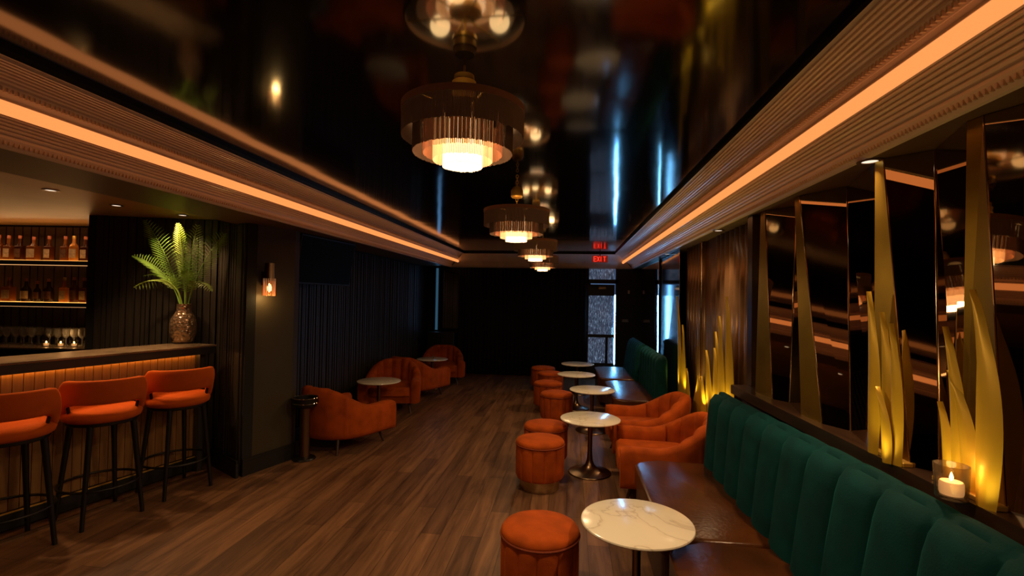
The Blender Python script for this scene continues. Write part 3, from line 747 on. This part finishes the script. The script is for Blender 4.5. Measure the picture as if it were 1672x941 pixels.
# ================================================================== CHANDELIERS
def tier(mb, r, z0, z1, n, w, jit=0):
    for k in range(n):
        a = 2*pi*k/n; zz = z0 + random.uniform(0, jit); c_, s_ = cos(a), sin(a); tx, ty = -s_, c_
        p = [(r*c_ + tx*w*i + c_*.0015*j, r*s_ + ty*w*i + s_*.0015*j) for i, j in ((-.5, 0), (0, 1), (.5, 0), (0, -1))]
        mb.grid([[(x, y, zz) for x, y in p], [(x, y, z1) for x, y in p]], closed_v=True, cap=True)
def chandelier(label, loc, drop, pw=1):
    """loc = centre of rim; drop = distance rim to ceiling"""
    r = thing('chandelier', label, 'chandelier', loc, 0, 'tiered fringe chandeliers down the black ceiling')
    b = MB(); b.lathe([(.228, -.012), (.236, -.012), (.236, .012), (.228, .012), (.228, -.012)], 72); b.build('rim', M['canopyring'], r, smooth=35)
    for (R_, z0, z1, n, w, m, nm) in ((.232, -.105, -.01, 300, .0046, 'fr_out', 'outer_fringe'), (.190, -.165, -.02, 250, .0044, 'fr_mid', 'second_fringe'),
                                      (.150, -.168, -.03, 130, .0036, 'fr_3', 'third_fringe'), (.113, -.192, -.04, 110, .0045, 'fr_4', 'fourth_fringe'), (.075, -.215, -.05, 90, .0052, 'fr_5', 'inner_fringe')):
        b = MB(); tier(b, R_, z0, z1, n, w, .004)
        for z in (z1,): b.tube([(R_*cos(2*pi*k/48), R_*sin(2*pi*k/48), z) for k in range(48)], .003, 5, closed=True)
        b.build(nm, M[m], r)
    b = MB(); b.lathe([(0, -.205), (.072, -.205), (.072, -.200), (0, -.200)], 40); b.build('diffuser', M['fr_5'], r)
    b = MB()
    for k in range(6): a = pi*k/3; b.tube([(0, 0, -.005), (.23*cos(a), .23*sin(a), -.005)], .004, 6)
    b.tube([(0, 0, .01), (0, 0, -.12)], .008, 8); b.build('frame', M['brass'], r)
    for k in range(4):
        a = pi/4+pi*k/2; b = MB(); b.lathe([(0, -.14), (.013, -.13), (.016, -.11), (.010, -.085), (0, -.08)], 12, (.04*cos(a), .04*sin(a), 0)); b.build('bulb', M['bulb'], r, smooth=True)
    top = .075
    b = MB(); b.lathe([(0, .07), (.047, .07), (.049, .085), (.045, .09), (.046, .115), (.040, .120), (.038, .14), (.0, .145)] if drop < .25 else [(0, .10), (.036, .10), (.044, .11), (.044, .15), (.036, .165), (.03, .175), (0, .176)], 32)
    b.build('collar', M['brass'], r, smooth=35)
    b = MB()
    if drop < .25: b.tube([(0, 0, .0), (0, 0, drop)], .005, 8)
    else:
        z = .01; k = 0
        while z < drop-.025:
            c_ = [(.008*cos(2*pi*i/12)*(1 if k % 2 else 0), .008*cos(2*pi*i/12)*(0 if k % 2 else 1), z+.012+.013*sin(2*pi*i/12)) for i in range(12)]
            b.tube(c_, .0025, 5, closed=True); z += .021; k += 1
    b.build('hanging_rod' if drop < .25 else 'chain', M['brass'], r, smooth=True)
    gl0 = lamp('chandelier_glow', 'AREA', (0, 0, -.221), CHAND*.7*pw, (1, .68, .36), .14, parent=r); gl0.data.shape = 'DISK'
    b = MB(); b.lathe([(0, -.015), (.062, -.02), (.064, -.035), (.058, -.05), (.05, -.05), (0, -.045)], 32); b.build('top_cap', M['brass'], r, smooth=35)
    for k in range(3):
        a = 2*pi*k/3+.5; lamp('chandelier_upglow', 'POINT', (.14*cos(a), .14*sin(a), -.02), CHAND*.018*(4 if pw < .3 else 1), (1, .62, .25), .04, parent=r)
    return r
chandelier('nearest tiered fringe chandelier, hung close to the black ceiling', (-.415, 1.832, 2.26), ZC-2.26)
chandelier('second tiered fringe chandelier from the camera, on a short brass chain', (-.385, 3.47, 2.165), ZC-2.165, .75)
chandelier('third tiered fringe chandelier from the camera', (-.375, 5.30, 2.165), ZC-2.165, .40)
chandelier('farthest tiered fringe chandelier, before the end wall crown', (-.405, 7.25, 2.165), ZC-2.165, .22)

chandelier('tiered fringe chandelier above the camera, outside the photo', (-.44, .02, 2.165), ZC-2.165, .6)
# ================================================================== BAR COUNTER
P0 = Vector((-3.22, 3.98, 0)); ang = math.atan2(un.y, un.x)     # u points to far end
def bp_(u, n, z): return P0 - un*u + nn*n + Vector((0, 0, z))     # u back towards camera, n to the room
Lb = 4.2
def bar_box(mb, u0, u1, n0, n1, z0, z1, bev=0):
    c_ = bp_((u0+u1)/2, (n0+n1)/2, (z0+z1)/2); mb.box(c_, (u1-u0, n1-n0, z1-z0), ang, bev=bev)
r = thing('bar_counter', 'long bar counter with lit boarded front and dark stone top', 'bar counter', (0, 0, 0))
b = MB(); u = .03
while u < Lb-.06: 
    bar_box(b, u, u+.052, -.012, .0, .13, 1.02); u += .056
b.build('front_boards', M['barfront'], r)
b = MB(); bar_box(b, .06, Lb, -.34, -.013, .03, 1.02); b.build('carcass', M['black'], r)
b = MB(); bar_box(b, .0, Lb, -.04, .03, .02, .125); b.build('plinth', M['black'], r)
b = MB(); bar_box(b, .0, Lb, .022, .034, .122, .130); b.build('plinth_trim', M['brass'], r)
b = MB(); bar_box(b, .0, Lb, -.20, .185, 1.025, 1.085); b.build('fascia', M['black'], r)
b = MB(); bar_box(b, .0, Lb, -.20, .195, 1.085, 1.10, .003); b.build('stone_top', M['bartop'], r)
b = MB(); bar_box(b, .05, Lb, .012, .026, 1.012, 1.022); b.build('led_strip', M['barled'], r)
b = MB(); bar_box(b, .0, .05, -.05, .06, .0, 1.02); b.build('end_post', M['slat'], r)
b = MB(); bar_box(b, .0, Lb, .15, .165, .0, .018); o = b.build('threshold_strip', M['bronze']); tag(o, 'thin dark metal floor strip running along the foot of the bar', 'floor strip')

# ================================================================== BAR STOOLS
def stool(label, loc, rz):
    r = thing('bar_stool', label, 'bar stool', loc, rz, 'orange upholstered bar stools at the bar')   # back of stool = +y local (away from bar)
    b = MB(); b.lathe([(0, .672), (.195, .672), (.215, .685), (.222, .71), (.216, .735), (.19, .752), (.10, .76), (0, .76)], 48); b.build('seat', M['orange_lit'], r, smooth=True)
    b = MB(); b.lathe([(0, .650), (.19, .650), (.195, .655), (.195, .672), (0, .672)], 40); b.build('seat_frame', M['blackmetal'], r, smooth=35)
    # wrap-around backrest, open slot below its middle
    rows = []; N = 44
    for i in range(N+1):
        a = radians(-100 + 200*i/N); k = abs(a)/radians(100)           # 0 at middle
        ro_ = .240; ri = .190; zt_ = .965 - .20*smst((k-.50)/.50)
        zb2 = .800 - .085*smst((k-.52)/.30)
        cap = sqrt(max(0, 1-max(0, (k-.90)/.10)**2)); mid = (ro_+ri)/2; hf = (ro_-ri)/2*max(cap, .15)
        zc_ = (zt_+zb2)/2; hz = (zt_-zb2)/2*max(cap, .3)
        row = []
        for j in range(14):
            t_ = 2*pi*j/14; cx, sz = cos(t_), sin(t_)
            e = .55; xx = math.copysign(abs(cx)**e, cx); zz = math.copysign(abs(sz)**e, sz)
            rad = mid + hf*xx + .035*((zc_+hz*zz)-.8)/.15*1.0*(1-k*.4); a2 = a + radians(22); row.append((rad*sin(a2), rad*cos(a2), zc_+hz*zz))
        rows.append(row)
    b = MB(); b.grid(rows, closed_v=True, cap=True); b.build('backrest', M['orange_lit'], r, smooth=70)
    for sx in (-1, 1): b = MB(); aa = radians(22+sx*62); b.tube([(.185*sin(aa), .185*cos(aa), .67), (.222*sin(aa), .222*cos(aa), .86)], .010, 8); b.build('back_post', M['blackmetal'], r, smooth=True)
    for sx in (-1, 1):
        for sy in (-1, 1):
            b = MB(); b.tube([(sx*.125, sy*.125, .66), (sx*.175, sy*.175, .0)], [.019, .013], 10); b.build('leg', M['blackmetal'], r, smooth=True)
    b = MB(); b.tube([(.225*cos(2*pi*k/48), .225*sin(2*pi*k/48), .24) for k in range(48)], .009, 8, closed=True); b.build('foot_ring', M['blackmetal'], r, smooth=True)
    return r
rz = math.atan2(nn.y, nn.x) - pi/2 + radians(-4)
s3 = stool('farthest of the three orange bar stools, beside the column', (-3.06, 3.55, 0), rz)
dup(s3, (-3.19, 3.05, 0), rz, 'middle of the three orange bar stools at the lit bar front')
dup(s3, (-3.31, 2.56, 0), rz, 'nearest orange bar stool, cut by the left edge of the photo')

# ================================================================== BACK BAR SHELVES AND BOTTLES
sd = Vector((.985, .10, 0)).normalized(); sa = math.atan2(sd.y, sd.x); sn = Vector((sd.y, -sd.x, 0))   # along shelf, towards room
SP = Vector((-4.45, 4.26, 0))                  # right front corner of shelves
def sp_(s, d, z): return SP - sd*s - sn*d + Vector((0, 0, z))     # s leftwards, d deep
SL = 2.0
def sbox(mb, s0, s1, d0, d1, z0, z1, bev=0):
    mb.box(sp_((s0+s1)/2, (d0+d1)/2, (z0+z1)/2), (s1-s0, d1-d0, z1-z0), sa, bev=bev)
b = MB(); sbox(b, -.3, SL+.2, .34, .40, 0, 2.3); nb = b.build('wall_back_bar', M['slatback'], kind='structure')
b = MB(); s = -.1
while s < SL: 
    w_ = random.uniform(.05, .11); sbox(b, s, s+w_, .322, .338, .95, 2.2); s += w_+.012
b.build('slat_cladding', mat('back_bar_boards', (.075, .040, .022), .3, noise=.3), nb)
b = MB(); sbox(b, -.09, -.01, -.02, .42, 0, 2.25); b.build('trim_6', M['black'], kind='structure')
b = MB(); pa = Vector((*PA, 0)); b.prism([(PA[0], PA[1]), (PA[0]+.02, PA[1]+.06), (-4.30, 4.75), (-4.42, 4.75), (-4.42, 4.20), (-4.26, 3.88)], 0, ZBAR); b.build('wall_niche_jamb', M['slatback'], kind='structure')
for z, l, in ((1.835, 'upper back-bar shelf with a row of lit bottles'), (1.425, 'lower back-bar shelf with a row of lit bottles')):
    r = thing('bottle_shelf', l, 'shelf', sp_(SL/2, .15, z), sa)
    b = MB(); b.box((0, 0, -.022), (SL, .26, .040)); b.build('board', M['black'], r)
    b = MB(); b.box((0, -.05, .0), (SL-.02, .11, .006)); b.build('light_strip', emis('shelf_glow', (1, .42, .08), 1.8), r)
    b = MB(); b.box((0, -.085, -.044), (SL-.02, .02, .004)); b.build('under_light', emis('shelf_under_glow', (1, .50, .18), 1.0), r)
b = MB(); b.box((0, 0, -.5), (SL, .50, .995)); o = b.build('back_counter', M['black'], loc=sp_(SL/2, .05, 1.0)); o.rotation_euler = (0, 0, sa); tag(o, 'dark back counter under the bottle shelves, carrying the glasses', 'counter')
b = MB(); b.box((0, 0, .0), (SL, .52, .014)); b.build('counter_top', M['bartop'], o)

def bottle_parts(kind):
    """returns profile sets; total height ~ .25"""
    return {'tall': ([(0, 0), (.034, 0), (.037, .005), (.037, .135), (.033, .155), (.014, .180), (.012, .225), (0, .225)], .037, .12, .225),
            'square': (None, .036, .11, .22),
            'broad': (None, .047, .10, .21),
            'round': ([(0, 0), (.036, 0), (.040, .01), (.042, .09), (.038, .125), (.016, .155), (.012, .205), (0, .205)], .042, .10, .205),
            'small': ([(0, 0), (.026, 0), (.029, .005), (.029, .10), (.025, .12), (.011, .14), (.010, .18), (0, .18)], .029, .09, .18)}[kind]
def bottle(kind, li, lab_dark, loc, rz, label, group):
    prof, rad, lh, H = bottle_parts(kind)
    r = thing('liquor_bottle', label, 'bottle', loc, rz, group)
    b = MB()
    if prof: b.lathe(prof, 20)
    else:
        b.box((0, 0, .072), (rad*2, rad*1.5, .144), bev=.010, seg=3)
        b.lathe([(rad*.72, .140), (rad*.45, .160), (.014, .175), (.012, H), (0, H)], 16)
    b.build('glass_body', M['liq'][li], r, smooth=40)
    b = MB()
    if prof: b.grid([[( (rad+.0012)*cos(a), (rad+.0012)*sin(a), z) for a in [pi*1.5-1.1+2.2*k/10 for k in range(11)]] for z in (.03, .03+lh*.75)])
    else: b.box((0, -rad*.75-.001, .07), (rad*1.6, .002, .085))
    lb = b.build('label', M['labeld'] if lab_dark else M['soil'], r, smooth=True)
    b = MB(); b.lathe([(0, H-.004), (.0145, H-.004), (.0145, H+.022), (.012, H+.026), (0, H+.026)], 12); b.build('cap', M['cap'] if li != 2 else M['brass'], r, smooth=35)
    return r
def s_of_x(px_x): return (SP.x - px_x)/sd.x
row1 = [(-5.638, 'tall', 0, 0, 'amber bottle at the left edge of the photo, upper shelf'), (-5.540, 'square', 0, 0, 'square amber bottle with pale label, second from the photo edge, upper shelf'),
        (-5.428, 'square', 1, 1, 'dark square bottle with dull red label on the upper shelf'), (-5.288, 'broad', 0, 0, 'broad low bottle with a wide two-tone label on the upper shelf'),
        (-5.134, 'square', 4, 0, 'lone square bottle with big pale label in the middle of the upper shelf'), (-4.971, 'square', 0, 1, 'square amber bottle right of the gap on the upper shelf'),
        (-4.885, 'tall', 2, 0, 'tallest honey-coloured bottle on the upper shelf'), (-4.770, 'square', 1, 0, 'dark-shouldered bottle right of the tall honey bottle, upper shelf'),
        (-4.665, 'round', 1, 1, 'dark round-shouldered bottle, second from the right end of the upper shelf'), (-4.575, 'small', 4, 1, 'narrow bottle at the right end of the upper shelf')]
row2 = [(-5.625, 'small', 0, 0, 'small glowing bottle at the left edge of the photo, lower shelf'), (-5.522, 'broad', 0, 0, 'broad amber bottle with large pale label at the left of the lower shelf'),
        (-5.349, 'round', 3, 0, 'black round bottle with pale label on the lower shelf'), (-5.238, 'small', 3, 1, 'small black bottle between two larger ones on the lower shelf'),
        (-5.123, 'round', 3, 1, 'round black bottle with dark label in the middle of the lower shelf'), (-4.965, 'square', 2, 0, 'bright honey square bottle right of the gap on the lower shelf'),
        (-4.868, 'tall', 1, 1, 'slim dark amber bottle right of the bright square one, lower shelf'), (-4.766, 'square', 4, 0, 'square bottle with plain pale label on the lower shelf, right half'),
        (-4.655, 'round', 3, 1, 'dark bottle second from the right end of the lower shelf'), (-4.572, 'small', 1, 0, 'thin bottle at the right end of the lower shelf')]
for row, z in ((row1, 1.8345), (row2, 1.4245)):
    for (x, k, li, ld, l) in row:
        bottle(k, li, ld, sp_(s_of_x(x), .10, z+.003), sa, l, 'bottles on the upper shelf' if z > 1.6 else 'bottles on the lower shelf')
def stemglass(loc, label, group):
    r = thing('stemmed_glass', label, 'glass', loc, 0, group)
    b = MB(); b.lathe([(0, 0), (.030, .0), (.030, .003), (.005, .006), (.004, .07), (.012, .078), (.030, .10), (.034, .13), (.030, .165), (.028, .165), (.031, .13), (.027, .103), (0, .08)], 16); b.build('glass_bowl', M['glass'], r, smooth=60)
    return r
g0 = None; gg = 'stemmed glasses on the back counter'; gl_ = 'clear stemmed glass in the crowded rows on the back counter'
for d in (.02, .10, .19):
    s = .06 + random.uniform(0, .04)
    while s < 1.62:
        if not (.62 < s < .74):
            l = sp_(s, d, 1.0075)
            if g0 is None: g0 = stemglass(l, gl_, gg)
            else: dup(g0, l, 0, gl_)
        s += random.uniform(.072, .095)
gt = None
for i, s in enumerate((.12, .26, .39, .53)):
    l = sp_(s, -.055, 1.0075); lab = ['small glowing tea light cup, rightmost on the back counter', 'glowing tea light cup second from the right on the back counter', 'glowing tea light cup third from the right on the back counter', 'leftmost of the four glowing tea light cups on the back counter'][i]
    if gt is None:
        gt = thing('tea_light', lab, 'candle', l, 0, 'tea lights on the back counter')
        b = MB(); b.lathe([(0, 0), (.024, 0), (.032, .06), (.029, .06), (.022, .006), (0, .006)], 20); b.build('glass_cup', M['candleglass'], gt, smooth=True)
        b = MB(); b.lathe([(0, .007), (.020, .007), (.021, .028), (0, .03)], 16); b.build('wax', M['wax'], gt, smooth=True)
        b = MB(); b.lathe([(0, .03), (.006, .037), (.004, .046), (0, .052)], 8); b.build('flame', M['flame'], gt, smooth=True)
    else: dup(gt, l, 0, lab)
lamp('niche_fill', 'AREA', sp_(.8, -.02, 2.19), 2.2, (1, .55, .25), 1.6, (radians(-15), 0, sa), sy=.05)  # added lamp without a fixture, brightens the upper bottle row
lamp('soffit_fill', 'AREA', sp_(.75, .05, 1.98), 2.6, (1, .50, .18), 1.7, (radians(205), 0, sa), sy=.04)  # added fill aimed up at the bar soffit, no fixture behind it
lamp('back_counter_glow', 'POINT', sp_(.33, -.06, 1.13), .5, (1, .55, .2), .05)

# vase and palm
v = thing('flower_vase', 'mottled amber glass vase at the column end of the bar top', 'vase', (-3.375, 3.955, 1.1005))
b = MB(); b.lathe([(0, 0), (.065, 0), (.085, .02), (.102, .09), (.105, .15), (.095, .21), (.066, .265), (.056, .29), (.056, .335), (.060, .345), (.054, .342), (.050, .29), (.060, .262), (.088, .21), (.098, .15), (.095, .09), (.078, .025), (0, .012)], 40)
vo = b.build('glass_body', M['vaseglass'], v, smooth=60)
tt = M['vaseglass'].node_tree; vn = tt.nodes.new('ShaderNodeTexVoronoi'); vn.inputs['Scale'].default_value = 38; bu = tt.nodes.new('ShaderNodeBump'); bu.inputs['Strength'].default_value = .8; bu.inputs['Distance'].default_value = .01
tcc = tt.nodes.new('ShaderNodeTexCoord'); tt.links.new(tcc.outputs['Object'], vn.inputs[0]); tt.links.new(vn.outputs[0], bu.inputs['Height']); tt.links.new(bu.outputs[0], tt.nodes['Principled BSDF'].inputs['Normal'])
pr = thing('palm_arrangement', 'arrangement of green palm fronds standing in the amber vase on the bar', 'plant', (-3.375, 3.955, 1.13))
def frond(tip, side, wid, n, m, droop=0.0, start=.45):
    """stem from vase neck to tip, leaflets along upper part; side = unit vector leaflets spread"""
    b = MB(); tip = Vector(tip); base = Vector((random.uniform(-.02, .02), random.uniform(-.02, .02), .02)); neck = Vector((base.x*.6, base.y*.6, .32))
    pts = []; N = 24
    for i in range(N+1):
        t_ = i/N
        p = base.lerp(neck, t_*2) if t_ < .35 else neck.lerp(tip, ((t_-.35)/.65)); 
        k = t_; c_ = (1-k)**2*base + 2*k*(1-k)*(neck*1.0 + Vector((0, 0, .22+droop))) + k*k*tip; pts.append(c_)
    b.tube(pts, [.006*(1-i/N)+.0015 for i in range(N+1)], 6)
    b.build('stem', m, pr)
    b = MB(); L = (tip-neck).length
    for i in range(n):
        f = start + (1-start)*i/(n-1); idx = f*N; k = min(N-1, int(idx)); p = pts[k].lerp(pts[k+1], idx-k); d = (pts[k+1]-pts[k]).normalized()
        ff = (f-start)/(1-start); ln = wid*(sin(pi*(ff*.85+.12))**.6)*random.uniform(.9, 1.08)
        for sg in (-1, 1):
            out = (side*sg + d*(.65+.45*ff)).normalized(); out = (out + Vector((0, 0, -.12*droop*5))).normalized()
            q = out.cross(d).normalized(); e_ = out.cross(q).normalized(); w_ = .0045
            a0 = p; a1 = p + out*ln*.5 + q*.004; a2 = p + out*ln - Vector((0, 0, ln*.10))
            v_ = [b.v(a0 - e_*w_*.4), b.v(a1 - e_*w_), b.v(a2), b.v(a1 + e_*w_), b.v(a0 + e_*w_*.4)]
            b.face(v_)
    o = b.build('frond', m, pr)
    md = o.modifiers.new('t', 'SOLIDIFY'); md.thickness = .0012
    return o
cr_ = Vector((.75, .60, 0)).normalized()   # roughly across the view from the room
frond((-.30, -.10, 1.03), cr_, .135, 25, M['leafd'])
frond((-.03, -.06, 1.01), cr_, .085, 26, M['leafl'], start=.50)
frond((.34, .02, .93), cr_, .15, 25, M['leafd'])
frond((.22, -.14, .98), cr_, .12, 22, M['leafd'])
frond((-.34, -.16, .72), cr_, .11, 24, M['leafd'], droop=.05)
frond((-.30, -.18, .46), cr_, .09, 18, M['leafl'], droop=.16)
frond((-.33, -.06, .56), cr_, .08, 18, M['leafd'], droop=.12)
frond((.33, -.10, .44), cr_, .09, 18, M['leafl'], droop=.16)
frond((.20, -.20, .60), cr_, .09, 20, M['leafd'], droop=.05)

# ================================================================== DOWNLIGHTS in the bar soffit
dl = None
for i, (x, y) in enumerate(((-3.47, 2.89), (-3.53, 3.43), (-3.35, 3.88))):
    l = ['recessed downlight in the bar soffit nearest the camera', 'middle recessed downlight in the bar soffit', 'recessed downlight in the bar soffit above the palm'][i]
    if dl is None:
        dl = thing('downlight', l, 'ceiling light', (x, y, ZBAR), 0, 'recessed downlights over the bar')
        b = MB(); b.lathe([(.030, -.001), (.046, -.001), (.048, -.005), (.030, -.006), (.030, -.001)], 32); b.build('trim_ring', M['bronze'], dl, smooth=35)
        b = MB(); b.lathe([(0, -.002), (.030, -.002), (.030, -.003), (0, -.003)], 24); b.build('lens', M['puck'], dl)
    else: dup(dl, (x, y, ZBAR), 0, l)
    lamp('downlight_beam', 'SPOT', (x, y, ZBAR-.02), DOWN*(.8 if i == 2 else 1), (1, .58, .26), .03, (0, 0, 0), 95 if i < 2 else 110, .7)
# ceiling downlights over the banquettes (soffit) that rake the seats
for i, y in enumerate((2.2, 4.3, 6.5)):
    r = dup(dl, (1.05+.19, y, ZB), 0, ['recessed downlight in the right soffit above the near banquette', 'recessed downlight in the right soffit above the armchairs', 'recessed downlight in the right soffit above the far banquettes'][i], 'recessed downlights over the banquettes')
    lamp('downlight_beam', 'SPOT', (1.05+.19, y, ZB-.02), 58, (1, .62, .32), .03, (0, radians(28), 0), 100, .8)
